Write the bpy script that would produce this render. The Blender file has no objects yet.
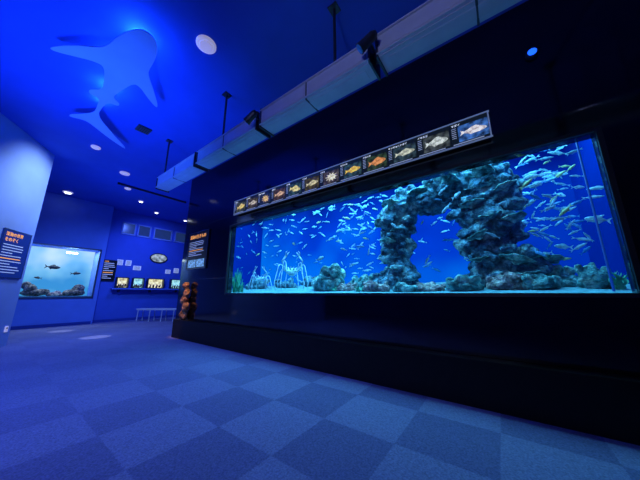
import bpy, bmesh, math, random
from mathutils import Vector, Matrix, noise
random.seed(7)
S=bpy.context.scene
COL=S.collection
S.view_settings.view_transform='Standard'
S.view_settings.look='None'

# ------------------------------------------------------------------ materials
def mat(name, base, rough=0.5, metal=0.0, emis=None, est=0.0, spec=0.5, var=0.0, vscale=8.0, bump=0.0, bscale=40.0):
    m=bpy.data.materials.new(name); m.use_nodes=True
    nt=m.node_tree; b=nt.nodes['Principled BSDF']
    b.inputs['Base Color'].default_value=(*base,1)
    b.inputs['Roughness'].default_value=rough
    b.inputs['Metallic'].default_value=metal
    b.inputs['Specular IOR Level'].default_value=spec
    if emis:
        b.inputs['Emission Color'].default_value=(*emis,1)
        b.inputs['Emission Strength'].default_value=est
    tc=nt.nodes.new('ShaderNodeTexCoord')
    if var>0:
        n=nt.nodes.new('ShaderNodeTexNoise'); n.inputs['Scale'].default_value=vscale; n.inputs['Detail'].default_value=4
        nt.links.new(tc.outputs['Object'],n.inputs['Vector'])
        r=nt.nodes.new('ShaderNodeValToRGB')
        r.color_ramp.elements[0].position=0.3; r.color_ramp.elements[1].position=0.7
        r.color_ramp.elements[0].color=(*[max(0,c*(1-var)) for c in base],1)
        r.color_ramp.elements[1].color=(*[min(1,c*(1+var)) for c in base],1)
        nt.links.new(n.outputs['Fac'],r.inputs['Fac']); nt.links.new(r.outputs['Color'],b.inputs['Base Color'])
        if emis and var>0.3:
            r2=nt.nodes.new('ShaderNodeValToRGB'); r2.color_ramp.elements[0].position=0.35; r2.color_ramp.elements[1].position=0.65
            r2.color_ramp.elements[0].color=(*[max(0,c*(1-var)) for c in emis],1)
            r2.color_ramp.elements[1].color=(*[min(1,c*(1+var)) for c in emis],1)
            nt.links.new(n.outputs['Fac'],r2.inputs['Fac']); nt.links.new(r2.outputs['Color'],b.inputs['Emission Color'])
    if bump>0:
        n=nt.nodes.new('ShaderNodeTexNoise'); n.inputs['Scale'].default_value=bscale; n.inputs['Detail'].default_value=3
        nt.links.new(tc.outputs['Object'],n.inputs['Vector'])
        bp=nt.nodes.new('ShaderNodeBump'); bp.inputs['Strength'].default_value=bump; bp.inputs['Distance'].default_value=0.02
        nt.links.new(n.outputs['Fac'],bp.inputs['Height']); nt.links.new(bp.outputs['Normal'],b.inputs['Normal'])
    return m

def carpet_mat():
    m=bpy.data.materials.new('carpet_checker'); m.use_nodes=True
    nt=m.node_tree; b=nt.nodes['Principled BSDF']; b.inputs['Roughness'].default_value=0.95; b.inputs['Specular IOR Level'].default_value=0.1
    tc=nt.nodes.new('ShaderNodeTexCoord')
    nw=nt.nodes.new('ShaderNodeTexNoise'); nw.inputs['Scale'].default_value=160; nt.links.new(tc.outputs['Object'],nw.inputs['Vector'])
    vm=nt.nodes.new('ShaderNodeVectorMath'); vm.operation='MULTIPLY_ADD'; vm.inputs[1].default_value=(0.04,0.04,0)
    nt.links.new(nw.outputs['Color'],vm.inputs[0]); nt.links.new(tc.outputs['Object'],vm.inputs[2])
    mp=nt.nodes.new('ShaderNodeMapping'); mp.inputs['Location'].default_value=(0.25,0.10,0.3)
    ch=nt.nodes.new('ShaderNodeTexChecker'); ch.inputs['Scale'].default_value=1/0.64
    ch.inputs['Color1'].default_value=(0.26,0.25,0.43,1); ch.inputs['Color2'].default_value=(0.18,0.17,0.33,1)
    nt.links.new(vm.outputs[0],mp.inputs['Vector']); nt.links.new(mp.outputs['Vector'],ch.inputs['Vector'])
    # painted lighting: tile contrast is washed out in the colour towards lower X
    sp=nt.nodes.new('ShaderNodeSeparateXYZ'); nt.links.new(tc.outputs['Object'],sp.inputs[0])
    mr=nt.nodes.new('ShaderNodeMapRange'); mr.inputs['From Min'].default_value=0.5; mr.inputs['From Max'].default_value=3.2; mr.inputs['To Min'].default_value=0.75; mr.inputs['To Max'].default_value=0.0
    nt.links.new(sp.outputs['X'],mr.inputs['Value'])
    fd=nt.nodes.new('ShaderNodeMixRGB'); fd.inputs[2].default_value=(0.235,0.225,0.40,1)
    nt.links.new(mr.outputs[0],fd.inputs[0]); nt.links.new(ch.outputs['Color'],fd.inputs[1])
    n=nt.nodes.new('ShaderNodeTexNoise'); n.inputs['Scale'].default_value=90; n.inputs['Detail'].default_value=5
    nt.links.new(tc.outputs['Object'],n.inputs['Vector'])
    r=nt.nodes.new('ShaderNodeValToRGB'); r.color_ramp.elements[0].position=0.3; r.color_ramp.elements[1].position=0.7
    r.color_ramp.elements[0].color=(0.65,0.65,0.65,1); r.color_ramp.elements[1].color=(1.15,1.15,1.15,1)
    nt.links.new(n.outputs['Fac'],r.inputs['Fac'])
    mx=nt.nodes.new('ShaderNodeMixRGB'); mx.blend_type='MULTIPLY'; mx.inputs[0].default_value=1
    nt.links.new(fd.outputs[0],mx.inputs[1]); nt.links.new(r.outputs['Color'],mx.inputs[2])
    nt.links.new(mx.outputs[0],b.inputs['Base Color'])
    bp=nt.nodes.new('ShaderNodeBump'); bp.inputs['Strength'].default_value=0.4; bp.inputs['Distance'].default_value=0.01
    nt.links.new(n.outputs['Fac'],bp.inputs['Height']); nt.links.new(bp.outputs['Normal'],b.inputs['Normal'])
    return m

def panel_mat(name, base, rough, sx, sz):
    m=bpy.data.materials.new(name); m.use_nodes=True
    nt=m.node_tree; b=nt.nodes['Principled BSDF']; b.inputs['Roughness'].default_value=rough; b.inputs['Specular IOR Level'].default_value=0.9
    tc=nt.nodes.new('ShaderNodeTexCoord'); sp=nt.nodes.new('ShaderNodeSeparateXYZ'); cb=nt.nodes.new('ShaderNodeCombineXYZ')
    nt.links.new(tc.outputs['Object'],sp.inputs[0]); nt.links.new(sp.outputs['X'],cb.inputs['X']); nt.links.new(sp.outputs['Z'],cb.inputs['Y'])
    br=nt.nodes.new('ShaderNodeTexBrick'); br.offset=0.0
    br.inputs['Scale'].default_value=1.0; br.inputs['Brick Width'].default_value=sx; br.inputs['Row Height'].default_value=sz
    br.inputs['Mortar Size'].default_value=0.006
    br.inputs['Color1'].default_value=(*base,1); br.inputs['Color2'].default_value=(*base,1); br.inputs['Mortar'].default_value=(0.0005,0.0005,0.001,1)
    nt.links.new(cb.outputs[0],br.inputs['Vector']); nt.links.new(br.outputs['Color'],b.inputs['Base Color'])
    bp=nt.nodes.new('ShaderNodeBump'); bp.inputs['Strength'].default_value=0.3; bp.inputs['Distance'].default_value=0.004; bp.invert=True
    nt.links.new(br.outputs['Fac'],bp.inputs['Height']); nt.links.new(bp.outputs['Normal'],b.inputs['Normal'])
    return m

def reef_mat(name, c1, c2, c3, scale=3.0):
    m=bpy.data.materials.new(name); m.use_nodes=True
    nt=m.node_tree; b=nt.nodes['Principled BSDF']; b.inputs['Roughness'].default_value=0.85
    tc=nt.nodes.new('ShaderNodeTexCoord')
    v=nt.nodes.new('ShaderNodeTexVoronoi'); v.inputs['Scale'].default_value=scale*2.6
    n=nt.nodes.new('ShaderNodeTexNoise'); n.inputs['Scale'].default_value=scale; n.inputs['Detail'].default_value=8; n.inputs['Roughness'].default_value=0.75
    nt.links.new(tc.outputs['Object'],v.inputs['Vector']); nt.links.new(tc.outputs['Object'],n.inputs['Vector'])
    r=nt.nodes.new('ShaderNodeValToRGB')
    e=r.color_ramp.elements; e[0].position=0.40; e[0].color=(*c1,1); e[1].position=0.62; e[1].color=(*c3,1)
    x=e.new(0.51); x.color=(*c2,1)
    nt.links.new(n.outputs['Fac'],r.inputs['Fac'])
    r2=nt.nodes.new('ShaderNodeValToRGB'); r2.color_ramp.elements[0].color=(1.5,1.5,1.5,1); r2.color_ramp.elements[1].color=(0.35,0.35,0.35,1)
    r2.color_ramp.elements[1].position=0.75
    nt.links.new(v.outputs['Distance'],r2.inputs['Fac'])
    mx=nt.nodes.new('ShaderNodeMixRGB'); mx.blend_type='MULTIPLY'; mx.inputs[0].default_value=0.8
    nt.links.new(r.outputs['Color'],mx.inputs[1]); nt.links.new(r2.outputs['Color'],mx.inputs[2]); nt.links.new(mx.outputs[0],b.inputs['Base Color'])
    n2=nt.nodes.new('ShaderNodeTexNoise'); n2.inputs['Scale'].default_value=scale*8; n2.inputs['Detail'].default_value=6
    nt.links.new(tc.outputs['Object'],n2.inputs['Vector'])
    ad=nt.nodes.new('ShaderNodeMath'); ad.operation='SUBTRACT'; nt.links.new(n2.outputs['Fac'],ad.inputs[0]); nt.links.new(v.outputs['Distance'],ad.inputs[1])
    bp=nt.nodes.new('ShaderNodeBump'); bp.inputs['Strength'].default_value=1.0; bp.inputs['Distance'].default_value=0.05
    nt.links.new(ad.outputs[0],bp.inputs['Height']); nt.links.new(bp.outputs['Normal'],b.inputs['Normal'])
    return m

def water_glow_mat(name, lo, mid, hi, z0, z1, est, nscale=0.5, dirx=0.0):  # emissive colour gradient standing in for light scattered in the water
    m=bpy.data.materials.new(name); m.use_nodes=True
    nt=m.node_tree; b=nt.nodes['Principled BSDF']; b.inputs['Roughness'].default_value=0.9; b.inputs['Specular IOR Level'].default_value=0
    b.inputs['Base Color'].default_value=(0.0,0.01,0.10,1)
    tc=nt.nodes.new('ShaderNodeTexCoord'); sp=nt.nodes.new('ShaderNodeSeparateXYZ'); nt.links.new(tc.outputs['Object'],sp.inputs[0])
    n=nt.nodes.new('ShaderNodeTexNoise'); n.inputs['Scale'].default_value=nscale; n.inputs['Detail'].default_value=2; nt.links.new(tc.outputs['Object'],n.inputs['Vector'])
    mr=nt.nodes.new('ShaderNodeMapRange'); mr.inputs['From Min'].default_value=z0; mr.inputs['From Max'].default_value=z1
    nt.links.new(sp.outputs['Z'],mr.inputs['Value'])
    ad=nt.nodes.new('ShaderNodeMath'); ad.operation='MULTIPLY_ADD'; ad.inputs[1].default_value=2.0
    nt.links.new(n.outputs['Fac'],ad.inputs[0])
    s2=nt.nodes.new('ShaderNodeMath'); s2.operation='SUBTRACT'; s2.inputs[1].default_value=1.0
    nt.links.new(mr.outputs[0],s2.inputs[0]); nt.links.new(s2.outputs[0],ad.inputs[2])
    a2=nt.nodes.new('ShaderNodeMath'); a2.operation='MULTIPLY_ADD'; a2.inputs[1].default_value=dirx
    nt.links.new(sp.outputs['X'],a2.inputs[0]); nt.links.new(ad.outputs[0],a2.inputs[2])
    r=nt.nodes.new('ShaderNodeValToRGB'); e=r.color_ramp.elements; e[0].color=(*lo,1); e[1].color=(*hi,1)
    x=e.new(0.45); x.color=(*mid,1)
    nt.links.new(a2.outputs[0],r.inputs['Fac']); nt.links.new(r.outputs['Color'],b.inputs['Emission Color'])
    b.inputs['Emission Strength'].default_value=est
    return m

M_carpet=carpet_mat()
M_ceil=mat('blue_ceiling',(0.035,0.12,0.66),0.9,var=0.05,vscale=2)
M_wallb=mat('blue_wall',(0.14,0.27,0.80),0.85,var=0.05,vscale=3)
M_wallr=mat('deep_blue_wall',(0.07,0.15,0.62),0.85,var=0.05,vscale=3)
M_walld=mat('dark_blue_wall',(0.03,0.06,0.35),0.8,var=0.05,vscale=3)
M_pale=mat('pale_blue_wall',(0.36,0.48,0.78),0.85,var=0.05,vscale=3)
M_black=panel_mat('gloss_black_panels',(0.004,0.004,0.006),0.10,1.22,1.45)
M_matt=mat('matt_black',(0.006,0.006,0.008),0.5,var=0.1,vscale=20)
M_plinth=mat('plinth_black',(0.010,0.008,0.008),0.5,var=0.2,vscale=14,spec=.2)
M_metal=mat('grey_metal',(0.62,0.63,0.70),0.55,0.0,var=0.08,vscale=5)
M_metald=mat('dark_metal',(0.06,0.065,0.09),0.4,0.6,var=0.1,vscale=9)
M_shark=mat('pale_shark_board',(0.42,0.58,0.88),0.8,var=0.05,vscale=3)
M_white=mat('white_plastic',(0.8,0.78,0.85),0.5,emis=(0.8,0.75,1),est=0.3,var=0.03)  # faint emission stands in for light falling on the plastic
M_lamp=mat('lamp_lens',(0.9,0.9,1),0.4,emis=(0.75,0.85,1.0),est=6)
M_led=mat('blue_disc_lens',(0.0,0.1,1),0.4,emis=(0.01,0.10,1.0),est=2)
M_sand=mat('reef_sand',(0.14,0.36,0.42),0.9,var=0.35,vscale=20,bump=0.5,bscale=30)
M_reef=reef_mat('reef_rock',(0.01,0.05,0.12),(0.09,0.27,0.42),(0.42,0.74,0.80),4)
M_reef2=reef_mat('reef_coral_teal',(0.03,0.16,0.20),(0.14,0.46,0.50),(0.55,0.85,0.80),5)
M_reefp=reef_mat('reef_coral_pale',(0.14,0.10,0.18),(0.48,0.40,0.44),(0.85,0.76,0.66),7)
M_brown=reef_mat('brown_rock',(0.18,0.06,0.02),(0.62,0.28,0.10),(0.95,0.58,0.28),6)
M_tan=reef_mat('tan_rock',(0.08,0.08,0.09),(0.25,0.22,0.20),(0.55,0.48,0.42),6)
M_water=water_glow_mat('water_glow_back',(0.0,0.16,0.80),(0.0,0.040,0.52),(0.0,0.007,0.20),1.1,4.4,0.9,0.5,0.085)
M_waterside=mat('water_glow_side',(0.0,0.02,0.2),0.9,emis=(0.0,0.012,0.22),est=0.6,spec=0,var=0.1,vscale=1)  # even emission painted in for the glow of the water
M_fish=mat('silver_fish',(0.20,0.42,0.56),0.45,0.1,var=0.55,vscale=14,emis=(0.05,0.3,0.9),est=0.08)
M_fishb=mat('blue_fish',(0.05,0.22,0.52),0.4,0.2,var=0.4,vscale=14,emis=(0.0,0.2,0.8),est=0.08)
M_fishy=mat('yellow_fish',(0.36,0.46,0.24),0.45,0.0,var=0.3,vscale=12)
M_fishd=mat('dark_fish',(0.04,0.05,0.06),0.5,0.0,var=0.4,vscale=12)
M_crab=mat('crab_shell',(0.44,0.62,0.78),0.5,var=0.4,vscale=9)
M_weed=mat('green_weed',(0.05,0.42,0.28),0.6,var=0.4,vscale=10)
M_trim=mat('steel_trim',(0.12,0.15,0.25),0.3,0.6,var=0.05)
M_edge=mat('lit_edge_trim',(0.35,0.42,0.55),0.4,emis=(0.3,0.45,0.8),est=0.22,var=0.05)
M_edgehl=mat('blue_edge_highlight',(0.01,0.05,0.25),0.4,emis=(0.0,0.06,0.5),est=0.3,var=0.05)  # emission paints the faint highlight of the tank edge
M_signblk=mat('sign_board_black',(0.006,0.008,0.015),0.4,var=0.1)
M_signblue=mat('sign_board_blue',(0.01,0.03,0.18),0.5,emis=(0.01,0.05,0.4),est=0.25,var=0.1)
M_orange=mat('orange_print',(0.9,0.35,0.05),0.6,emis=(1.0,0.42,0.12),est=0.9)
M_wtext=mat('white_print',(0.9,0.9,0.95),0.6,emis=(0.75,0.85,1),est=0.8)
M_dimtext=mat('pale_print',(0.7,0.75,0.85),0.6,emis=(0.55,0.7,1),est=0.35,var=.1)
M_cell=mat('display_panel_dark',(0.01,0.015,0.02),0.4,emis=(0.01,0.02,0.03),est=0.3,var=0.2)
M_aqback=water_glow_mat('small_tank_back',(0.05,0.34,0.72),(0.20,0.60,0.90),(0.65,0.92,1.0),0.9,2.9,0.85,1.0)
M_warm=mat('lit_display_interior',(0.6,0.6,0.45),0.7,emis=(0.85,0.70,0.36),est=1.0,var=0.6,vscale=12)
M_cool=mat('lit_display_interior_cool',(0.4,0.6,0.6),0.7,emis=(0.30,0.70,0.95),est=1.0,var=0.5,vscale=12)
M_screen=mat('video_screen',(0.02,0.02,0.03),0.3,emis=(0.35,0.45,0.6),est=0.7,var=0.7,vscale=8)
M_dusk=mat('dusky_window_pane',(0.02,0.04,0.12),0.2,emis=(0.04,0.10,0.28),est=0.25,var=.1)
M_photo=mat('sign_photo_print',(0.1,0.25,0.4),0.5,emis=(0.15,0.35,0.6),est=0.7,var=.8,vscale=20)

# ------------------------------------------------------------------ helpers
def link(o,parent=None):
    COL.objects.link(o)
    if parent: o.parent=parent
    return o
def obj(name,me,m=None,parent=None,loc=(0,0,0),rot=(0,0,0),smooth=False):
    o=bpy.data.objects.new(name,me); o.location=loc; o.rotation_euler=rot
    if m and not me.materials: me.materials.append(m)
    if smooth:
        for p in me.polygons: p.use_smooth=True
    return link(o,parent)
def empty(name,loc=(0,0,0),rot=(0,0,0),parent=None):
    o=bpy.data.objects.new(name,None); o.location=loc; o.rotation_euler=rot; o.empty_display_size=0.2
    return link(o,parent)
def tag(o,label,cat,group=None):
    o['label']=label; o['category']=cat
    if group: o['group']=group
    return o
def struct(o): o['kind']='structure'; return o
def bm_box(bm,c,s):
    r=bmesh.ops.create_cube(bm,size=1.0)
    for v in r['verts']:
        v.co=Vector((v.co.x*s[0]+c[0],v.co.y*s[1]+c[1],v.co.z*s[2]+c[2]))
    return r['verts']
def mesh_of(bm,name):
    me=bpy.data.meshes.new(name); bm.normal_update(); bm.to_mesh(me); bm.free(); return me
def box(name,c,s,m,parent=None,bev=0.0,rot=(0,0,0)):
    bm=bmesh.new(); bm_box(bm,(0,0,0),s)
    if bev>0: bmesh.ops.bevel(bm,geom=bm.edges[:],offset=bev,segments=2,affect='EDGES')
    return obj(name,mesh_of(bm,name),m,parent,c,rot)
def boxes(name,lst,m,parent=None):
    bm=bmesh.new()
    for c,s in lst: bm_box(bm,c,s)
    return obj(name,mesh_of(bm,name),m,parent)
def bm_tube(bm,pts,rad,seg=10,cap=True):
    rings=[]; n=len(pts)
    for i,p in enumerate(pts):
        p=Vector(p)
        d=(Vector(pts[min(i+1,n-1)])-Vector(pts[max(i-1,0)])).normalized()
        a=Vector((0,0,1)) if abs(d.z)<0.9 else Vector((1,0,0))
        u=d.cross(a).normalized(); w=d.cross(u).normalized()
        r=rad[i] if isinstance(rad,(list,tuple)) else rad
        rings.append([bm.verts.new(p+u*math.cos(2*math.pi*k/seg)*r+w*math.sin(2*math.pi*k/seg)*r) for k in range(seg)])
    for i in range(n-1):
        for k in range(seg):
            bm.faces.new((rings[i][k],rings[i][(k+1)%seg],rings[i+1][(k+1)%seg],rings[i+1][k]))
    if cap:
        bm.faces.new(rings[0][::-1]); bm.faces.new(rings[-1])
def tube(name,pts,rad,m,parent=None,seg=12):
    bm=bmesh.new(); bm_tube(bm,pts,rad,seg); bmesh.ops.recalc_face_normals(bm,faces=bm.faces[:])
    return obj(name,mesh_of(bm,name),m,parent,smooth=False)
def bm_blob(bm,c,r,sub=3):
    q=bmesh.ops.create_icosphere(bm,subdivisions=sub,radius=1.0)
    for v in q['verts']: v.co=Vector((v.co.x*r[0]+c[0],v.co.y*r[1]+c[1],v.co.z*r[2]+c[2]))
def prism(name,outline,thick,m,parent=None,loc=(0,0,0),rot=(0,0,0)):
    bm=bmesh.new()
    lo=[bm.verts.new((x,y,0)) for x,y in outline]; f=bm.faces.new(lo)
    r=bmesh.ops.extrude_face_region(bm,geom=[f])
    for v in r['geom']:
        if isinstance(v,bmesh.types.BMVert): v.co.z+=thick
    bmesh.ops.triangulate(bm,faces=[f for f in bm.faces if len(f.verts)>4])
    bmesh.ops.recalc_face_normals(bm,faces=bm.faces[:])
    return obj(name,mesh_of(bm,name),m,parent,loc,rot)
def text(name,body,size,m,parent,loc,rot=(math.pi/2,0,0),align='LEFT',thick=0.002):
    cu=bpy.data.curves.new(name,'FONT'); cu.body=body; cu.size=size; cu.extrude=thick; cu.align_x=align
    t=bpy.data.objects.new(name,cu); COL.objects.link(t)
    dg=bpy.context.evaluated_depsgraph_get(); dg.update()
    me=bpy.data.meshes.new_from_object(t.evaluated_get(dg)); bpy.data.objects.remove(t)
    me.materials.clear()
    return obj(name,me,m,parent,loc,rot)

CLD=bpy.data.textures.new('clouds_large','CLOUDS'); CLD.noise_scale=0.30; CLD.noise_depth=3
CLS=bpy.data.textures.new('clouds_small','CLOUDS'); CLS.noise_scale=0.08; CLS.noise_depth=3
def rock(name,blobs,m,voxel=0.05,d1=0.25,d2=0.08,parent=None):
    bm=bmesh.new()
    for c,r in blobs: bm_blob(bm,c,r,3)
    o=obj(name,mesh_of(bm,name),m,parent)
    rm=o.modifiers.new('r','REMESH'); rm.mode='VOXEL'; rm.voxel_size=voxel; rm.use_smooth_shade=True
    for t,s in ((CLD,d1),(CLS,d2)):
        d=o.modifiers.new('d','DISPLACE'); d.texture=t; d.texture_coords='GLOBAL'; d.strength=s; d.mid_level=0.45
    return o

def spot(name,loc,target,energy,color,angle,blend=0.8,size=0.0):
    l=bpy.data.lights.new(name,'SPOT'); l.energy=energy; l.color=color; l.spot_size=math.radians(angle); l.spot_blend=blend; l.shadow_soft_size=size
    o=bpy.data.objects.new(name,l); o.location=loc
    o.rotation_euler=(Vector(target)-Vector(loc)).to_track_quat('-Z','Y').to_euler(); COL.objects.link(o); return o
def point(name,loc,energy,color,size=0.0):
    l=bpy.data.lights.new(name,'POINT'); l.energy=energy; l.color=color; l.shadow_soft_size=size
    o=bpy.data.objects.new(name,l); o.location=loc; COL.objects.link(o); return o
def area(name,loc,target,energy,color,sx,sy):
    l=bpy.data.lights.new(name,'AREA'); l.shape='RECTANGLE'; l.size=sx; l.size_y=sy; l.energy=energy; l.color=color
    o=bpy.data.objects.new(name,l); o.location=loc
    o.rotation_euler=(Vector(target)-Vector(loc)).to_track_quat('-Z','Y').to_euler(); COL.objects.link(o); return o

# ------------------------------------------------------------------ camera
cam=bpy.data.cameras.new('camera'); cam.sensor_width=36; cam.lens=36*243/640; cam.clip_start=0.02
co=bpy.data.objects.new('camera',cam); COL.objects.link(co)
th=math.radians(12.3); az=math.radians(36.2)
co.location=(0,0,1.1); co.rotation_euler=(math.pi/2+th,0,az)
S.camera=co

# ------------------------------------------------------------------ room
CZ=4.5
struct(box('floor',(-5,1.5,-0.05),(20,12,0.1),M_carpet))
struct(box('ceiling',(-5,1.5,CZ+0.05),(20,12,0.1),M_ceil))
WX=-12.2
struct(boxes('wall_west',[((WX-0.4,-1.93,CZ/2),(0.8,5.14,CZ)),
                          ((WX-0.4,1.55,0.47),(0.8,1.82,0.94)),
                          ((WX-0.4,1.55,(2.7+CZ)/2),(0.8,1.82,CZ-2.7)),
                          ((WX-0.4,2.53,CZ/2),(0.8,0.14,CZ))],M_wallb))
WX2=-12.55
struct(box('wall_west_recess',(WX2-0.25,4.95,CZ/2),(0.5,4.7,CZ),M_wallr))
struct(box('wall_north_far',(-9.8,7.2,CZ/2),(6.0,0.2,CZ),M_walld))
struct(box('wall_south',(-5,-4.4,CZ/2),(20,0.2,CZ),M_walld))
struct(box('wall_east',(4.6,0,CZ/2),(0.2,9,CZ),M_matt))
dv=Vector((1.3,-0.87,0)).normalized(); nv=Vector((0.87,1.3,0)).normalized()
c0=Vector((-8.7,0.52,0))
ctr=c0+dv*1.8-nv*0.15
struct(box('wall_diagonal',(ctr.x,ctr.y,CZ/2),(3.6,0.3,CZ),M_pale,rot=(0,0,math.atan2(dv.y,dv.x))))
struct(box('baseboard_west',(WX+0.01,0.3,0.05),(0.02,4.5,0.1),M_walld))
struct(box('baseboard_west_recess',(WX2+0.01,4.9,0.05),(0.02,4.5,0.1),M_walld))

YW=3.25; XL=-7.25; XR=4.5; TX0=-4.96; TX1=0.92; TZ0=1.10; TZ1=2.62
bm=bmesh.new()
T=0.12; yc=YW+T/2
bm_box(bm,((XL+TX0)/2,yc,CZ/2),(TX0-XL,T,CZ))
bm_box(bm,((XR+TX1)/2,yc,CZ/2),(XR-TX1,T,CZ))
bm_box(bm,((TX0+TX1)/2,yc,TZ0/2),(TX1-TX0,T,TZ0))
bm_box(bm,((TX0+TX1)/2,yc,(TZ1+CZ)/2),(TX1-TX0,T,CZ-TZ1))
bm_box(bm,(XL+0.06,5.2,CZ/2),(0.12,3.6,CZ))
struct(obj('wall_north',mesh_of(bm,'wall_north'),M_black))
struct(boxes('trim_1',[((( TX0+TX1)/2,YW-0.01,TZ0-0.02),(TX1-TX0+0.08,0.05,0.04)),(((TX0+TX1)/2,YW-0.01,TZ1+0.02),(TX1-TX0+0.08,0.05,0.04)),
              ((TX0-0.02,YW-0.01,(TZ0+TZ1)/2),(0.04,0.05,TZ1-TZ0)),((TX1+0.02,YW-0.01,(TZ0+TZ1)/2),(0.04,0.05,TZ1-TZ0))],M_signblk))
PXL=-6.95
pl=empty('plinth',((PXL+XR)/2,3.155,0)); tag(pl,'long low black plinth running along the aquarium wall','plinth')
box('body',(0,0,0.20),(XR-PXL-.02,0.18,0.40),M_plinth,pl)
box('top_slab',(0,-.002,0.42),(XR-PXL-.01,0.185,0.04),M_plinth,pl,0.005)

# ------------------------------------------------------------------ main tank
tk=empty('aquarium_tank',((TX0+TX1)/2,3.4,1.0)); tag(tk,'huge rectangular reef aquarium with glowing blue water in a black wall','aquarium')
ox,oy,oz=tk.location
AX0,AX1=-7.0,1.25; AY0,AY1=3.40,5.9; AZ1=3.75
def tb(name,c,s,m): return box(name,(c[0]-ox,c[1]-oy,c[2]-oz),s,m,tk)
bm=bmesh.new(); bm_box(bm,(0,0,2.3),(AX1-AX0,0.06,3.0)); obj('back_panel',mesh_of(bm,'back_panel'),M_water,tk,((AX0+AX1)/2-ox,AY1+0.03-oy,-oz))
tb('side_panel',(AX1+0.03,(AY0+AY1)/2,2.3),(0.06,AY1-AY0,3.0),M_waterside)
tb('side_panel',(AX0-0.03,(AY0+AY1)/2,2.3),(0.06,AY1-AY0,3.0),M_waterside)
tb('lid',((AX0+AX1)/2,(AY0+AY1)/2,AZ1+0.03),(AX1-AX0,AY1-AY0,0.06),M_matt)
def sandz(x,y): return 1.10+0.09*(y-3.4)+0.05*noise.noise(Vector((x*1.5,y*2,0)))*(min(1,(y-AY0)*2))
bm=bmesh.new(); bmesh.ops.create_grid(bm,x_segments=120,y_segments=40,size=0.5)
for v in bm.verts:
    x=AX0+(v.co.x+0.5)*(AX1-AX0); y=AY0+(v.co.y+0.5)*(AY1-AY0)
    v.co=Vector((x-ox,y-oy,sandz(x,y)-oz))
obj('sand_bed',mesh_of(bm,'sand_bed'),M_sand,tk,smooth=True)
tube('edge_highlight',[(0.86-ox,3.55-oy,1.1-oz),(0.86-ox,3.55-oy,3.7-oz)],0.010,M_edgehl,tk)  # glowing tube painting the highlight on the tank's right edge

bl=[]
def B(x,y,z,rx,ry,rz): bl.append(((x,y,z),(rx,ry,rz)))
for a in [(-1.42,4.45,1.15,.34,.4,.22),(-1.40,4.4,1.4,.25,.28,.3),(-1.46,4.4,1.68,.18,.24,.3),(-1.42,4.4,1.95,.22,.25,.28),(-1.46,4.4,2.22,.27,.28,.25),
          (-1.42,4.4,2.50,.34,.33,.24),(-1.22,4.4,2.70,.34,.32,.20),(-.85,4.45,2.72,.34,.34,.26),(-.42,4.45,2.80,.40,.36,.27),(-.02,4.45,2.82,.36,.36,.26),
          (.08,4.4,2.52,.32,.34,.26),(-.10,4.4,2.30,.36,.34,.24),(.02,4.4,2.02,.34,.34,.26),(-.06,4.4,1.72,.30,.33,.28),(.06,4.4,1.45,.42,.4,.26),(-.05,4.45,1.20,.52,.44,.22)]: B(*a)
rr=random.Random(3)
base=list(bl)
for i in range(190):
    c,r=rr.choice(base); a=rr.uniform(0,6.28)
    dx=math.cos(a)*r[0]*rr.uniform(.85,1.18); dz=rr.uniform(-.9,.95)*r[2]; dy=-abs(math.sin(a))*r[1]
    X,Z=c[0]+dx,c[2]+dz
    if ((X+.76)/.38)**2+(max(0,Z-1.9)/.62)**2<1.0: continue
    s=rr.uniform(.03,.10); B(X,c[1]+dy,Z,s*1.35,s*1.1,s*.8)
arch=rock('rock_arch',bl,M_reef,0.024,0.12,0.10); tag(arch,'tall craggy coral-covered rock arch on the tank sand','rock arch')
def plate(x,y,z,r,tilt,m=M_reef2):
    bm=bmesh.new(); N=28; rings=[]
    for k,(q,h) in enumerate([(0.12,-0.25),(0.35,-0.05),(0.7,0.04),(1.0,0.12),(0.98,0.18),(0.6,0.10),(0.2,0.0)]):
        rings.append([bm.verts.new((math.cos(t)*q*r*(1+0.13*math.sin(5*t+x*9)*q),math.sin(t)*q*r*(1+0.1*math.sin(3*t+z*7)*q),(h+0.05*math.sin(7*t)*q)*r)) for t in [2*math.pi*j/N for j in range(N)]])
    for i in range(len(rings)-1):
        for j in range(N): bm.faces.new((rings[i][j],rings[i][(j+1)%N],rings[i+1][(j+1)%N],rings[i+1][j]))
    bm.faces.new(rings[0][::-1]); bm.faces.new(rings[-1]); bmesh.ops.recalc_face_normals(bm,faces=bm.faces[:])
    o=obj('plate_coral',mesh_of(bm,'plate_coral'),m,None,(x,y,z),tilt,smooth=True)
    return tag(o,'pale teal plate coral growing on the reef rock','coral','plate corals')
for p in [(-1.40,4.07,2.60,.18),(-1.62,4.12,2.34,.14),(-.94,4.10,2.76,.16),(-.50,4.05,2.84,.20),(-.04,4.06,2.80,.20),(.22,4.06,2.52,.15),(-.20,4.06,2.36,.17),(.24,4.07,2.05,.16),(-.16,4.06,1.88,.16),(-1.52,4.13,1.98,.13),(.2,4.0,1.5,.18),(-1.44,4.12,1.5,.13),(-1.34,4.12,2.16,.12),(.0,4.0,2.16,.14),(-.2,3.99,1.55,.14)]:
    plate(p[0],p[1],p[2],p[3],(rr.uniform(-.4,.1),rr.uniform(-.3,.3),rr.uniform(0,6)))

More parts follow.
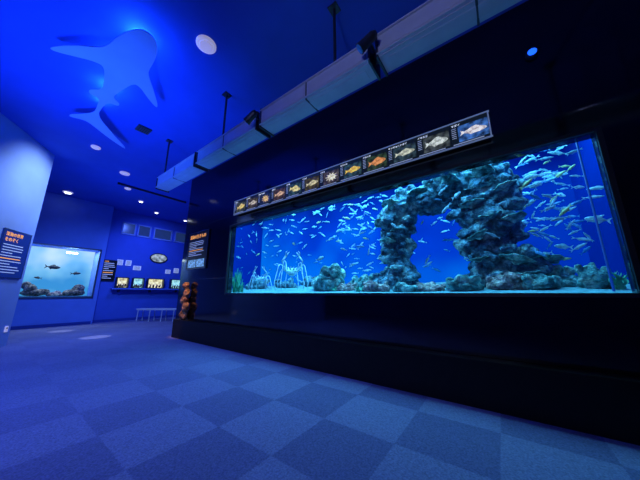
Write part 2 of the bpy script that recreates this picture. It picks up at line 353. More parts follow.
def boulder(x,y,w,h,m,lab,seed):
    r=random.Random(seed); z=sandz(x,y); L=[((x,y,z+h*.2),(w*.5,w*.4,h*.45))]
    for i in range(14):
        L.append(((x+r.uniform(-.45,.45)*w,y+r.uniform(-.35,.3)*w,z+r.uniform(.1,.8)*h),(w*r.uniform(.07,.16),w*r.uniform(.07,.16),h*r.uniform(.12,.28))))
    o=rock('reef_rock',L,m,0.022,0.05,0.05); tag(o,lab,'rock','rocks on the tank floor'); return o
TM='rounded teal coral mound on the sand'; GR='low grey reef rock on the sand'; PM='pale branching coral mound on the sand'
for q in [(-2.80,4.1,.72,.48,M_reef2,TM),(-3.15,4.6,.5,.28,M_reef,GR),(-2.25,4.5,.5,.28,M_reef2,TM),(-2.25,3.9,.38,.18,M_reefp,PM),(-1.65,3.78,.42,.19,M_reefp,PM),(-1.15,3.8,.42,.15,M_reef2,TM),
          (-.80,3.78,.34,.12,M_reefp,PM),(-.40,3.75,.42,.17,M_reef2,TM),(.06,3.82,.42,.20,M_reefp,PM),(.36,3.75,.36,.18,M_reef2,TM),(.5,4.3,.5,.30,M_reef2,TM),(.80,3.78,.26,.26,M_reef2,TM),
          (-5.6,4.6,.7,.3,M_reef,GR),(-4.7,4.9,.6,.25,M_reef,GR),(-3.9,5.2,.7,.3,M_reef,GR),(-2.0,5.3,.7,.35,M_reef,GR)]:
    boulder(*q,int(abs(q[0])*100))
plate(.45,4.25,1.50,.22,(-.2,.1,0)); plate(.25,3.9,1.33,.16,(-.1,-.1,2))

def weed(x,y,h,n,seed,m=M_weed):
    r=random.Random(seed); bm=bmesh.new(); z0=sandz(x,y)-.02
    for i in range(n):
        a=r.uniform(0,6.28); rad=r.uniform(0,.07); lx=math.cos(a)*rad; ly=math.sin(a)*rad; hh=h*r.uniform(.6,1); w=r.uniform(.012,.024)
        pa=r.uniform(0,6.28); prev=None; bend=r.uniform(.03,.10); ph=r.uniform(0,6)
        for k in range(9):
            t=k/8; cx=lx+math.cos(a)*bend*t*t+0.02*math.sin(t*9+ph); cy=ly+math.sin(a)*bend*t*t; ww=w*(math.sin(math.pi*(0.15+0.84*t)))
            p1=bm.verts.new((cx-math.cos(pa)*ww,cy-math.sin(pa)*ww,hh*t)); p2=bm.verts.new((cx+math.cos(pa)*ww,cy+math.sin(pa)*ww,hh*t))
            if prev: bm.faces.new((prev[0],prev[1],p2,p1))
            prev=(p1,p2)
    o=obj('seaweed',mesh_of(bm,'seaweed'),m,None,(x,y,z0),smooth=True); tag(o,'clump of green ribbon seaweed rooted in the sand','seaweed','seaweed clumps'); return o
weed(-5.35,3.72,.55,30,1); weed(-5.65,4.0,.65,26,3); weed(-5.12,3.70,.35,20,8)
weed(.94,3.70,.20,18,5); weed(-1.9,3.7,.12,16,6); weed(-2.45,3.8,.14,16,7)

def crab(name,loc,rotz,sc,lab,seed,fat=1.0):
    r=random.Random(seed)
    root=empty(name,loc,(0,0,rotz)); tag(root,lab,'crab','giant spider crabs'); root.scale=(sc,)*3
    bm=bmesh.new()
    Z=.60
    bm_blob(bm,(0,0,Z),(.13,.16,.13),3)
    for v in bm.verts:
        v.co+=(v.co-Vector((0,0,Z))).normalized()*0.03*noise.noise(v.co*30)
        if v.co.x>0.0: v.co.y*=1-0.9*v.co.x
    for s in (-1,1): bm_tube(bm,[(.10,.03*s,Z+.04),(.15,.05*s,Z+.11),(.18,.06*s,Z+.18)],[.018,.012,.004],8)
    LG=[(55,.38,.30),(85,.46,.20),(115,.44,.10),(150,.36,.16)]
    for s in (-1,1):
        for an0,q,up in LG:
            an=math.radians(an0)+r.uniform(-.1,.1); dx=math.cos(an); dy=s*math.sin(an); up=up+r.uniform(-.05,.05); q*=r.uniform(.9,1.08)
            P=[(dx*.10,dy*.13,Z),(dx*.17,dy*.20,Z+.03),(dx*q*.68,dy*q*.68,Z+up*.9),(dx*q*.80,dy*q*.80,Z+up),(dx*q*.90,dy*q*.90,Z+up-.05),(dx*q*1.14,dy*q*1.14,.28),(dx*q*1.15,dy*q*1.15,.24),(dx*q*1.05,dy*q*1.05,.0)]
            bm_tube(bm,P,[w*fat for w in [.022,.022,.014,.018,.014,.011,.014,.004]],8)
        P=[(.10,s*.08,Z),(.18,s*.18,Z+.02),(.22,s*.32,Z+.30),(.23,s*.32,Z+.32),(.32,s*.20,Z+.46)]
        bm_tube(bm,P,[w*fat for w in [.02,.02,.016,.02,.024]],8)
        bm_tube(bm,[(.32,s*.20,Z+.46),(.35,s*.15,Z+.54),(.36,s*.10,Z+.59)],[.024,.02,.004],8)
        bm_tube(bm,[(.31,s*.22,Z+.48),(.34,s*.22,Z+.56),(.36,s*.17,Z+.62)],[.016,.011,.004],8)
    bmesh.ops.recalc_face_normals(bm,faces=bm.faces[:])
    obj('body',mesh_of(bm,'body'),M_crab,root,smooth=True)
    for s in (-1,1):
        bm=bmesh.new(); bm_blob(bm,(.13,.06*s,Z+.08),(.02,.02,.02),2); obj('eye',mesh_of(bm,'eye'),M_matt,root,smooth=True)
    return root
crab('spider_crab',(-4.68,3.95,1.12),math.radians(-50),0.50,'pale long-legged giant spider crab walking on the sand',1,1.25)
crab('spider_crab',(-3.84,4.15,1.14),math.radians(-45),0.72,'large pale giant spider crab raised high on long legs',2,1.1)

# ------------------------------------------------------------------ fish
def fish_bm(bm,L,H,W):
    N=12
    prof=[(0.5,0.02),(0.46,0.30),(0.38,0.62),(0.25,0.9),(0.1,1.0),(-0.08,0.92),(-0.22,0.65),(-0.33,0.32),(-0.40,0.16)]
    rings=[]
    for x,p in prof:
        rings.append([bm.verts.new((x*L,math.sin(t)*p*W*.5,math.cos(t)*p*H*.5)) for t in [2*math.pi*j/N for j in range(N)]])
    for i in range(len(rings)-1):
        for j in range(N): bm.faces.new((rings[i][j],rings[i+1][j],rings[i+1][(j+1)%N],rings[i][(j+1)%N]))
    bm.faces.new(rings[0]); bm.faces.new(rings[-1][::-1])
    def fin(pts):
        a=[bm.verts.new((x*L,0.0015+y,z*H)) for x,y,z in pts]; b=[bm.verts.new((x*L,-0.0015+y,z*H)) for x,y,z in pts]
        bm.faces.new(a); bm.faces.new(b[::-1])
        for i in range(len(a)): bm.faces.new((a[i],b[i],b[(i+1)%len(a)],a[(i+1)%len(a)]))
    fin([(-.38,0,.07),(-.56,0,.50),(-.60,0,.52),(-.50,0,.0),(-.60,0,-.52),(-.56,0,-.50),(-.38,0,-.07)])
    fin([(.18,0,.44),(.05,0,.72),(-.08,0,.62),(-.25,0,.33),(-.1,0,.4)])
    fin([(-.05,0,-.42),(-.14,0,-.66),(-.28,0,-.28)])
    for s in (-1,1):
        fin([(.2,s*W*.45,-.05),(.08,s*(W*.45+.01),-.22),(.06,s*(W*.45+.012),-.02)])
    bmesh.ops.recalc_face_normals(bm,faces=bm.faces[:])
    n0=len(bm.faces)
    for s in (-1,1): bm_blob(bm,(.39*L,s*W*.27,.08*H),(.022*L,.008*L,.022*L),1)
    bm.faces.ensure_lookup_table()
    for f in bm.faces[n0:]: f.material_index=1
def fish_mesh(name,L,H,W,mats):
    bm=bmesh.new(); fish_bm(bm,L,H,W)
    me=mesh_of(bm,name)
    for m in mats: me.materials.append(m)
    for p in me.polygons: p.use_smooth=len(p.vertices)<=4
    return me
FM=[(fish_mesh('silver_fish',.185,.036,.020,(M_fish,M_matt)),'slender silver schooling fish swimming in the tank','schooling silver fish','silver_fish'),
    (fish_mesh('sea_bream',.18,.065,.028,(M_fish,M_matt)),'deep-bodied silver fish swimming in the tank','deep-bodied silver fish','silver_bream'),
    (fish_mesh('blue_fish',.17,.038,.020,(M_fishb,M_matt)),'small blue fish swimming in the tank','small blue fish','blue_fish'),
    (fish_mesh('yellow_fish',.15,.042,.022,(M_fishy,M_matt)),'small yellowish fish swimming in the tank','small yellow fish','yellow_fish')]
fr=random.Random(21)
placed=[]
def in_arch(x,y,z):
    if not(3.98<y<4.9): return False
    return -1.88<x<.5 and not (-1.1<x<-.45 and z<2.35)
far=[]
tries=0
while tries<60000 and (len(placed)-len(far)<298 or len(far)<130):
    tries+=1
    q=fr.random()
    if q<.44: x=fr.gauss(.55,.50); z=fr.gauss(2.45,.5)
    elif q<.64: x=fr.gauss(-2.2,.8); z=fr.uniform(1.6,3.2)
    else: x=fr.uniform(-8.0,1.0); z=fr.uniform(1.3,3.6)
    y=3.65+2.1*fr.random()**.85
    if x>1.05 or x<-6.8: continue
    if z>1.1+(y)*.47+.02: continue
    if (x-.1)/y>.30 : continue
    if x/y<-1.62: continue
    if in_arch(x,y,z): continue
    if y<4.3 and -.9<x<.4 and z>1.4 and fr.random()<.6: continue
    if z<sandz(x,y)+.15: continue
    if x<-3 and z<2.1 and 3.4<y<4.5 : continue
    if z<1.5 and y<4.1: continue
    isfar=y>5.1
    if isfar and len(far)>=130: continue
    if (not isfar) and len(placed)-len(far)>=298: continue
    if any((x-a)**2+(y-b)**2+(z-c)**2<.12**2 for a,b,c in placed): continue
    placed.append((x,y,z))
    s=fr.uniform(.65,1.05); yaw=fr.choice([0,math.pi])+fr.gauss(0,.45); pit=fr.gauss(0,.5)
    if isfar:
        far.append((x,y,z,s,yaw,pit)); continue
    k=fr.choices([0,1,2,3],[.58,.06,.26,.10])[0]
    me,lab,grp,nm=FM[k]
    o=bpy.data.objects.new(nm,me); COL.objects.link(o)
    o.scale=(s,s,s); o.location=(x,y,z); o.rotation_euler=(0,pit,yaw)
    tag(o,lab,'fish',grp)
big=bmesh.new()
for x,y,z,s,yaw,pit in far:
    t=bmesh.new(); fish_bm(t,.19*s,.038*s,.022*s)
    M=Matrix.Translation((x,y,z))@Matrix.Rotation(yaw,4,'Z')@Matrix.Rotation(pit,4,'Y'); t.transform(M)
    tm=mesh_of(t,'t'); big.from_mesh(tm); bpy.data.meshes.remove(tm)
me=mesh_of(big,'fish_school'); me.materials.append(M_fish); me.materials.append(M_matt)
sc_=obj('fish_school',me); sc_['kind']='stuff'; tag(sc_,'dense distant school of slim silver fish in blue water','fish')

# ------------------------------------------------------------------ species label strip
SX0,SX1,SZ0,SZ1=-4.80,0.13,2.87,3.20
st=empty('species_label_strip',(0,3.20,0)); tag(st,'long black illuminated species identification board above the tank','sign board')
box('backing_board',((SX0+SX1)/2,0.015,(SZ0+SZ1)/2),(SX1-SX0,0.07,SZ1-SZ0),M_signblk,st,0.004)
boxes('frame',[(((SX0+SX1)/2,-.024,SZ1),(SX1-SX0+.03,.02,.014)),(((SX0+SX1)/2,-.024,SZ0),(SX1-SX0+.03,.02,.014)),((SX0,-.024,(SZ0+SZ1)/2),(.014,.02,SZ1-SZ0)),((SX1,-.024,(SZ0+SZ1)/2),(.014,.02,SZ1-SZ0))],M_edge,st)
names=['マアジ','イシダイ','タカアシガニ','カサゴ','メバル','ウツボ','イサキ','カワハギ','アカハタ','キンギョハナダイ','イセエビ','マダイ']
fcol=[(.8,.5,.15),(.45,.40,.28),(.75,.42,.16),(.55,.34,.20),(.7,.55,.2),(.5,.45,.25),(.75,.66,.48),(.95,.45,.08),(.70,.25,.08),(.45,.48,.36),(.5,.56,.52),(.75,.62,.66)]
bcol=[(.04,.05,.03),(.05,.04,.02),(.01,.02,.05),(.05,.03,.02),(.02,.05,.05),(.05,.04,.01),(.05,.04,.04),(.02,.05,.06),(.02,.04,.02),(.02,.04,.05),(.04,.05,.05),(.03,.10,.30)]
pw=(SX1-SX0)/12
outl=[(.5,0),(.46,.06),(.38,.12),(.25,.17),(.1,.27),(-.05,.24),(-.2,.13),(-.36,.045),(-.52,.17),(-.47,0),(-.52,-.17),(-.36,-.045),(-.2,-.13),(-.1,-.22),(.02,-.17),(.25,-.15),(.38,-.10),(.46,-.05)]
for i in range(12):
    cx=SX0+pw*(i+.5)
    p=box('species_panel',(cx,-0.022,(SZ0+SZ1)/2),(pw-.006,.006,SZ1-SZ0-.014),M_cell,st)
    bmat=mat('picture_background_print',tuple(c*.6 for c in bcol[i]),.5,emis=bcol[i],est=.9,var=.9,vscale=14)
    box('picture_background',(.04,-.0045,-.01),(pw-.10,.003,.22),bmat,p)
    mm=mat('fish_picture_print',tuple(c*.6 for c in fcol[i]),.5,emis=fcol[i],est=.85,var=.6,vscale=22)
    k=.27
    if i in (2,6):
        pts=[]
        for j in range(20):
            a=2*math.pi*j/20; rad=.085 if j%2==0 else .045
            pts.append((math.cos(a)*rad*1.5,math.sin(a)*rad))
    else: pts=[(x*k,y*k*(.8 if i%2 else 1.0)) for x,y in outl]
    prism('fish_picture',pts,.003,mm,p,(.045,-.006,-.015),(math.pi/2,fr.uniform(-.3,.3),0))
    text('species_name',names[i],.034,M_wtext,p,(-pw/2+.02,-.0065,.108))
    for j in range(6): box('caption_line',(-.5*pw+.045,-.0062,.080-.026*j),(.05,.002,.007),M_dimtext,p)
    box('caption_line',(-.02,-.0042,-.138),(.32,.002,.010),M_dimtext,p)

def info_sign(name,loc,rz,w,h,board,heading,head2,label,rows,hs=.15,photo=False):
    s=empty(name,loc,(0,0,rz)); tag(s,label,'information sign')
    box('board',(0,0,0),(w,.03,h),board,s,.004)
    boxes('frame',[((0,-.016,h/2-.012),(w,.006,.014)),((0,-.016,-h/2+.012),(w,.006,.014)),((-w/2+.012,-.016,0),(.014,.006,h)),((w/2-.012,-.016,0),(.014,.006,h))],M_trim,s)
    text('heading',heading,w*hs,M_orange,s,(-w*.42,-.018,h*.5-w*(hs+.06)))
    if head2: text('heading',head2,w*hs,M_orange,s,(-w*.42,-.018,h*.5-w*(2.25*hs+.06)))
    r=random.Random(len(heading)+rows)
    y=h*.5-w*((2.25*hs+.16) if head2 else hs+.16); bot=-h*.44+(h*.26 if photo else 0); st_=(y-bot)/rows
    for j in range(rows):
        ww=w*.82*(r.uniform(.75,1) if (j+1)%4 else .45)
        box('body_text_line',(-w*.42+ww/2,-.0165,y-st_*j),(ww,.002,st_*.3),M_orange if j%6==5 else M_dimtext,s)
    if photo:
        for q in (-1,1): box('photo_print',(q*w*.21,-.0165,-h*.35),(w*.38,.003,h*.2),M_photo,s)
    return s
info_sign('information_sign',(-6.42,3.235,2.22),0,1.02,1.02,M_signblk,'深海の生きもの','','black wall sign with orange heading and fine white text',9,.115,True)
def dpt(s,off,z): p=c0+dv*s+nv*off; return (p.x,p.y,z)
info_sign('information_sign',dpt(.48,.015,1.90),math.atan2(nv.y,nv.x)+math.pi/2,.74,1.0,M_signblue,'深海の世界','をのぞく','blue sign with orange heading on pale blue wall',11,.12)
sw=empty('wall_switch',dpt(.12,.007,.35),(0,0,math.atan2(nv.y,nv.x)+math.pi/2)); tag(sw,'small white outlet plate low on the blue wall','outlet')
box('plate',(0,0,0),(.08,.015,.12),M_white,sw,.003); box('socket',(0,-.01,.02),(.03,.008,.03),M_metald,sw,.002)

# ------------------------------------------------------------------ hanging lighting duct
du=empty('lighting_duct',(0,1.98,3.44)); tag(du,'long grey metal lighting trough hung on rods beneath the blue ceiling','lighting duct')
xs=[-5.79,-4.10,-2.41,-.72,.97,2.66]
for i in range(5):
    a,b=xs[i]+.04,xs[i+1]-.04; c=(a+b)/2; w=b-a
    sct=box('duct_section',(c,0,0),(w,.24,.25),M_metal,du,.012)
    for q in (-1,1): box('front_panel',(q*w*.245,-.121,.0),(w*.46,.010,.15),M_metal,sct,.004)
    boxes('edge_flange',[((0,-.125,.11),(w,.03,.014))],M_metal,sct)
    boxes('edge_flange',[((0,-.125,-.11),(w,.03,.014))],M_metal,sct)
    for q in (-1,1): box('end_bracket',(q*w/2,0,0),(.022,.27,.29),M_metald,sct,.004)
    box('clamp_band',(0,0,0),(.018,.25,.262),M_metald,sct,.002)
    for q in (-1,1): box('junction_box',(q*w*.3,.0,.15),(.12,.10,.06),M_metald,sct,.004)
    box('louvre',(0,0,-.126),(w*.9,.12,.008),M_metal,sct,.002)
tube('spine_rail',[(-5.79,.0,.0),(2.66,.0,.0)],.05,M_metald,du)
for x in (-5.7,-3.46,-1.22,1.02):
    tube('hanging_rod',[(x,-.02,.12),(x,-.02,1.06)],.018,M_metald,du)
    box('ceiling_plate',(x,-.02,1.05),(.12,.12,.02),M_metald,du,.003)
def spotlamp(loc,rot,lab):
    s=empty('spotlight',loc); tag(s,lab,'spotlight','spotlights on the duct'); s.scale=(.72,.72,.72)
    tube('mount_arm',[(0,.14,.06),(0,-.0,.06),(0,-.06,.0)],.014,M_metald,s)
    bm=bmesh.new(); bm_tube(bm,[(0,0,.14),(0,0,.09),(0,0,-.07),(0,0,-.13)],[.035,.06,.065,.075],20)
    bmesh.ops.recalc_face_normals(bm,faces=bm.faces[:]); hd=obj('lamp_housing',mesh_of(bm,'lamp_housing'),M_metald,s,(0,-.08,0),rot)
    bm=bmesh.new(); bm_tube(bm,[(0,0,-.129),(0,0,-.136)],.06,20); obj('lens',mesh_of(bm,'lens'),M_fishb,hd)
for x in (-2.41,-.72): spotlamp((x,1.79,3.40),(-.2,.9,0),'small dark cylindrical spotlight clamped at the duct joint')

bl_=empty('blue_wall_disc',(.615,YW,3.75)); tag(bl_,'small round glowing blue disc on the black wall','lamp')
bm=bmesh.new(); bm_tube(bm,[(0,.01,0),(0,-.03,0),(0,-.05,0)],[.06,.06,.05],24); bmesh.ops.recalc_face_normals(bm,faces=bm.faces[:]); obj('lamp_housing',mesh_of(bm,'lh'),M_metald,bl_)
bm=bmesh.new(); bm_tube(bm,[(0,-.049,0),(0,-.056,0)],.040,24); obj('lens',mesh_of(bm,'ln'),M_led,bl_)  # glowing blue disc in a round housing

# ------------------------------------------------------------------ ceiling things
sh=[(-3.40,.66),(-3.38,.74),(-3.42,.84),(-3.58,.92),(-3.8,.95),(-4.05,.96),(-4.18,1.02),(-4.42,1.18),(-4.76,1.37),(-4.80,1.34),(-4.66,1.16),(-4.50,1.00),(-4.50,.90),(-4.95,.82),(-5.15,.79),(-5.24,.92),(-5.34,.92),(-5.36,.78),
    (-5.65,.75),(-5.92,.76),(-6.12,.86),(-6.45,1.13),(-6.88,1.48),(-6.91,1.44),(-6.66,1.06),(-6.40,.76),(-6.34,.64),(-6.46,.44),(-6.36,.43),(-6.12,.60),(-5.92,.70),
    (-5.65,.69),(-5.36,.66),(-5.38,.52),(-5.26,.50),(-5.12,.63),(-4.9,.61),(-4.50,.54),(-4.50,.42),(-4.64,.22),(-4.78,.01),(-4.73,-.02),(-4.42,.17),(-4.2,.38),(-4.05,.46),(-3.8,.50),(-3.58,.56)]
def chaikin(p,n=2):
    for _ in range(n):
        q=[]
        for i in range(len(p)):
            a=p[i]; b=p[(i+1)%len(p)]
            q.append((a[0]*.75+b[0]*.25,a[1]*.75+b[1]*.25)); q.append((a[0]*.25+b[0]*.75,a[1]*.25+b[1]*.75))
        p=q
    return p
HZ=4.30; kf=(HZ-1.1)/3.4
sh=[(x*kf,y*kf) for x,y in chaikin(sh)]
hs=empty('whale_shark_cutout',(0,0,HZ)); tag(hs,'flat pale blue whale shark silhouette board hung beneath the ceiling','ceiling decoration')
prism('shark_board',sh,.012,M_shark,hs)
for x,y in ((-3.6,.69),(-4.6,.69),(-5.7,.69)): tube('suspension_wire',[(x,y,.01),(x,y,.20)],.006,M_metald,hs)

def disc(name,x,y,r,m,lab,cat,lens=None,grp=None):
    s=empty(name,(x,y,CZ)); tag(s,lab,cat,grp)
    bm=bmesh.new(); bm_tube(bm,[(0,0,0),(0,0,-.02),(0,0,-.035)],[r,r,r*.86],32); bmesh.ops.recalc_face_normals(bm,faces=bm.faces[:]); obj('trim_ring',mesh_of(bm,'trim_ring'),m,s)
    bm=bmesh.new(); bm_tube(bm,[(0,0,-.034),(0,0,-.045)],[r*.7,r*.62],28); obj('grille' if lens is None else 'lens',mesh_of(bm,'g'),lens or m,s)
    return s
disc('ceiling_speaker',-2.90,1.27,.13,M_white,'round white speaker grille in the blue ceiling','ceiling speaker')
for x,y,r,m,l in [(-11.63,1.19,.13,M_white,M_lamp),(-7.37,1.03,.09,M_white,None),(-8.39,1.88,.12,M_white,None),(-10.6,3.0,.08,M_white,M_lamp),(-11.6,3.9,.08,M_white,M_lamp),(-9.6,2.3,.09,M_white,None),(-11.8,5.2,.08,M_white,M_lamp)]:
    disc('downlight',x,y,r,m,'small round recessed downlight in the blue ceiling','ceiling light',l,'recessed downlights')
pj=empty('ceiling_vent',(-5.7,1.45,CZ)); tag(pj,'small dark square vent on the blue ceiling','vent')
box('vent_frame',(0,0,-.015),(.24,.24,.03),M_metald,pj,.004)
for i in range(5): box('vent_slat',(0,-.08+.04*i,-.034),(.19,.018,.01),M_matt,pj)
bmx=empty('ceiling_track',(-9.3,3.0,CZ)); tag(bmx,'thin dark lighting track fixed to the ceiling','lighting track')
box('rail',(0,0,-.03),(.05,2.0,.06),M_metald,bmx,.004); box('end_cap',(0,1.02,-.03),(.06,.04,.06),M_matt,bmx); box('end_cap',(0,-1.02,-.03),(.06,.04,.06),M_matt,bmx)

# ------------------------------------------------------------------ window tank in the west wall
wt=empty('small_aquarium',(WX-.4,1.55,.94)); tag(wt,'bright pale blue aquarium window set in the blue wall','aquarium')
bm=bmesh.new(); bm_box(bm,(0,0,1.82),(.04,1.80,1.75)); obj('back_panel',mesh_of(bm,'b'),M_aqback,wt,(-.38,0,-.94))
box('base',(0,0,.03),(.76,1.8,.06),M_sand,wt)
box('frame',(.41,0,.0),(.03,1.86,.05),M_trim,wt); box('frame',(.41,0,1.76),(.03,1.86,.05),M_trim,wt); box('frame',(.41,-.91,.88),(.03,.05,1.76),M_trim,wt); box('frame',(.41,.91,.88),(.03,.05,1.76),M_trim,wt)
box('lamp_bar',(.0,.2,1.60),(.08,.3,.05),M_lamp,wt,.01)
def rk(loc,L,m,lab,cat='rock'):
    o=rock('rock',[((loc[0]+a,loc[1]+b,loc[2]+c),(d,e,f_)) for a,b,c,d,e,f_ in L],m,.03,.06,.05); return tag(o,lab,cat,'rocks in the small aquarium')
rk((-12.6,1.05,1.05),[(0,0,.05,.2,.30,.10),(0,-.1,.18,.15,.15,.15),(0,.2,.08,.14,.16,.1),(-.1,-.2,.3,.1,.12,.12)],M_tan,'dark rock pile in the pale blue aquarium')
rk((-12.6,1.55,1.02),[(0,0,.02,.15,.22,.08),(0,.05,.08,.1,.1,.08)],M_reefp,'low pale rock on the small aquarium floor')
rk((-12.55,2.0,1.05),[(0,0,.05,.2,.3,.12),(0,.1,.2,.12,.16,.16)],M_tan,'brown rock pile in the pale blue aquarium')
dm=fish_mesh('dark_fish',.42,.15,.06,(M_fishd,M_matt))
for y,z,s,rz in [(1.35,1.98,.85,1.57),(1.95,1.80,.6,1.4),(1.05,1.6,.42,-1.5)]:
    o=bpy.data.objects.new('dark_fish',dm); COL.objects.link(o); o.location=(-12.5,y,z); o.rotation_euler=(0,fr.uniform(-.15,.15),rz); o.scale=(s,)*3
    tag(o,'dark grey fish swimming in the pale blue aquarium','fish','dark fish in the small aquarium')

# ------------------------------------------------------------------ recess wall displays
def R(y): return y*1.028
def rz_(z): return 1.1+(z-1.1)*1.028
for i,(y0,y1) in enumerate([(2.98,3.42),(3.52,3.98),(4.12,4.85),(5.0,5.6)]):
    w=y1-y0; o=empty('transom_window',(WX2+.01,R((y0+y1)/2),3.78)); tag(o,'dusky transom window with pale blue frame high on the wall','window','transom windows')
    box('pane',(0,0,0),(.02,w,.46),M_dusk,o)
    boxes('frame',[((.01,0,.24),(.05,w+.06,.05)),((.01,0,-.24),(.05,w+.06,.05)),((.01,-w/2,0),(.05,.05,.48)),((.01,w/2,0),(.05,.05,.48))],M_pale,o)
info_sign('information_sign',(WX2+.014,R(2.80),rz_(1.95)),math.pi/2,.44,.85,M_signblk,'深海','','narrow dark sign with orange heading on the blue wall',9)
for y,z,w,h in [(3.10,2.30,.2,.22),(3.38,2.30,.2,.22),(3.7,2.12,.28,.18),(4.9,2.05,.22,.18),(5.25,2.12,.22,.22)]:
    o=empty('caption_panel',(WX2+.008,R(y),rz_(z))); tag(o,'small pale caption panel mounted on the blue wall','caption panel','caption panels on the wall')
    box('board',(0,0,0),(.02,w,h),M_dimtext,o,.002)
    for j in range(4): box('print_line',(.0105,0,h*.3-h*.2*j),(.003,w*.75,h*.06),M_signblk,o)
tv=empty('oval_display',(WX2,R(4.45),rz_(2.62))); tag(tv,'small oval lit display panel on the blue wall','display')
def oval(name,x0,x1,ry,rzz,m):
    bm=bmesh.new(); N=36
    A=[bm.verts.new((x0,math.cos(2*math.pi*j/N)*ry,math.sin(2*math.pi*j/N)*rzz)) for j in range(N)]; Bq=[bm.verts.new((x1,math.cos(2*math.pi*j/N)*ry,math.sin(2*math.pi*j/N)*rzz)) for j in range(N)]
    bm.faces.new(A); bm.faces.new(Bq)
    for j in range(N): bm.faces.new((A[j],A[(j+1)%N],Bq[(j+1)%N],Bq[j]))
    bmesh.ops.recalc_face_normals(bm,faces=bm.faces[:]); return obj(name,mesh_of(bm,name),m,tv)
oval('bezel',-.004,.04,.36,.22,M_signblk); oval('display_face',.038,.046,.32,.18,M_screen)
for ii,(y,w) in enumerate([(3.25,.38),(3.78,.38),(4.42,.62),(5.28,.5)]):
    o=empty('display_tank',(WX2+.10,R(y),rz_(1.50))); tag(o,'small lit aquarium box mounted on the blue wall','aquarium','small wall aquariums')
    h=.40
    boxes('casing',[((0,0,h/2),(.2,w,.03)),((0,0,-h/2),(.2,w,.03)),((0,-w/2,0),(.2,.03,h)),((0,w/2,0),(.2,.03,h))],M_metald,o)
    box('lit_back',(-.08,0,0),(.02,w-.03,h-.03),M_warm if ii%2==0 else M_cool,o)
    for j in range(4):
        bm=bmesh.new(); bm_blob(bm,(0,-w*.3+w*.2*j,-h*.5+.05+.02*(j%2)),(.04,.04,.04+.02*(j%3)),2); bm_blob(bm,(.01,-w*.27+w*.2*j,-h*.5+.10+.02*(j%2)),(.02,.025,.05),2)
        obj('coral',mesh_of(bm,'coral'),M_brown,o,smooth=True)
sf=empty('wall_shelf',(WX2+.128,R(4.25),rz_(1.26))); tag(sf,'long dark ledge beneath the small wall aquariums','shelf')
box('ledge',(0,0,0),(.26,2.7,.05),M_wallb,sf,.005)
for y in (-1.1,0,1.1): box('bracket',(-.02,y,-.08),(.2,.03,.11),M_metald,sf)

# ------------------------------------------------------------------ bench
be=empty('bench',(-11.3,4.38,0),(0,0,math.atan2(.92,1.28))); tag(be,'low slatted bench on thin metal legs near the wall','bench')
for i in range(5): box('seat_slat',(0,-.14+.07*i,.475),(1.6,.055,.035),M_metal,be)
for q in (-1,1): box('seat_rail',(0,q*.15,.445),(1.55,.03,.03),M_metal,be)
for x in (-.72,-.24,.24,.72):
    tube('leg',[(x,-.16,.0),(x,-.14,.44),(x,.14,.44),(x,.16,.0)],.02,M_metal,be)
bw=rock('rock_ornament',[((-6.62,3.15,.56),(.13,.08,.15)),((-6.56,3.15,.74),(.12,.08,.13)),((-6.64,3.15,.92),(.13,.08,.12)),((-6.58,3.15,1.10),(.10,.07,.12)),((-6.63,3.15,1.28),(.11,.07,.10))],M_brown,.02,.04,.05)
tag(bw,'rough brown coral rock column standing on the black plinth','rock')

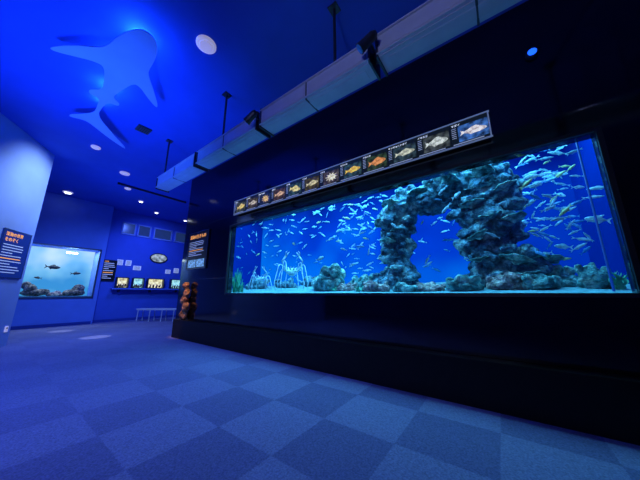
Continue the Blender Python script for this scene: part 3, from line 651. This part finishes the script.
# ------------------------------------------------------------------ lights
BL=(0.02,0.11,1.0)
area('tank_light',(-5.2,4.6,3.7),(-5.2,4.6,0),85,(0.12,0.58,1.0),3.2,1.8)
area('tank_light',(-2.0,4.4,3.7),(-2.0,4.4,0),150,(0.14,0.66,1.0),3.0,1.8)
area('tank_light',(0.1,4.2,3.7),(0.1,4.2,0),90,(0.12,0.60,1.0),2.0,1.4)
area('tank_front_light',(-2.9,3.45,3.6),(-2.9,4.4,1.6),170,(0.12,0.60,1.0),6.5,.12)
spot('shark_uplight',(-4.5,-.4,.9),(-5.0,.7,4.5),850,BL,76,1.0,.3)
for x,e in ((-3.5,12),(-4.2,13),(-4.9,10),(-5.4,4)): point('halo_lamp',(x,.68,4.41),e,(0.03,0.20,1.0))
area('halo_uplight',(-8.8,2.0,2.4),(-8.8,2.2,4.5),24,BL,1.8,1.8)
spot('wall_wash',(-7.6,1.5,4.35),(-8.35,0.2,3.4),190,(0.42,0.62,1.0),75,1.0,.05)
spot('wall_wash',(-6.4,2.2,4.3),(-8.1,0.1,2.4),160,(0.30,0.50,1.0),60,1.0,.05)
spot('floor_fill',(-5.0,-1.8,4.4),(-5.4,.6,0),820,(0.10,0.21,1.0),95,1.0,.1)  # off-frame spot added as fill over the left floor
spot('floor_fill_near',(-2.0,-1.6,4.4),(-2.2,1.2,0),310,(0.20,0.24,0.85),72,1.0,.1)  # unseen spot added as fill for the nearer carpet
spot('hall_wash',(-8.5,1.5,4.3),(-10.5,2.4,0),560,(0.14,0.30,1.0),120,1.0,.1)
spot('recess_wash',(-10.3,3.6,4.3),(-12.5,4.3,2.2),260,(0.08,0.17,1.0),100,1.0,.1)
spot('floor_patch',(-8.3,1.6,4.35),(-8.5,1.93,0),500,(0.7,0.85,1.0),9,.5,.01)
spot('floor_patch',(-10.3,1.2,4.35),(-10.6,1.6,0),450,(0.7,0.85,1.0),8,.5,.01)
area('small_tank_light',(-12.6,1.55,2.66),(-12.6,1.55,0),32,(0.6,0.85,1.0),.6,1.6)
spot('duct_wash',(-.4,-2.2,2.6),(-.3,1.98,3.5),120,(0.42,0.50,1.0),84,1.0,.1)
spot('ornament_fill',(-5.9,2.2,3.6),(-6.6,3.14,.9),420,(1.0,0.55,0.25),16,.8,.02)  # warm spot added to brighten the brown rock column
w=bpy.data.worlds.new('world'); S.world=w; w.use_nodes=True
w.node_tree.nodes['Background'].inputs[0].default_value=(0.01,0.03,0.15,1); w.node_tree.nodes['Background'].inputs[1].default_value=0.3
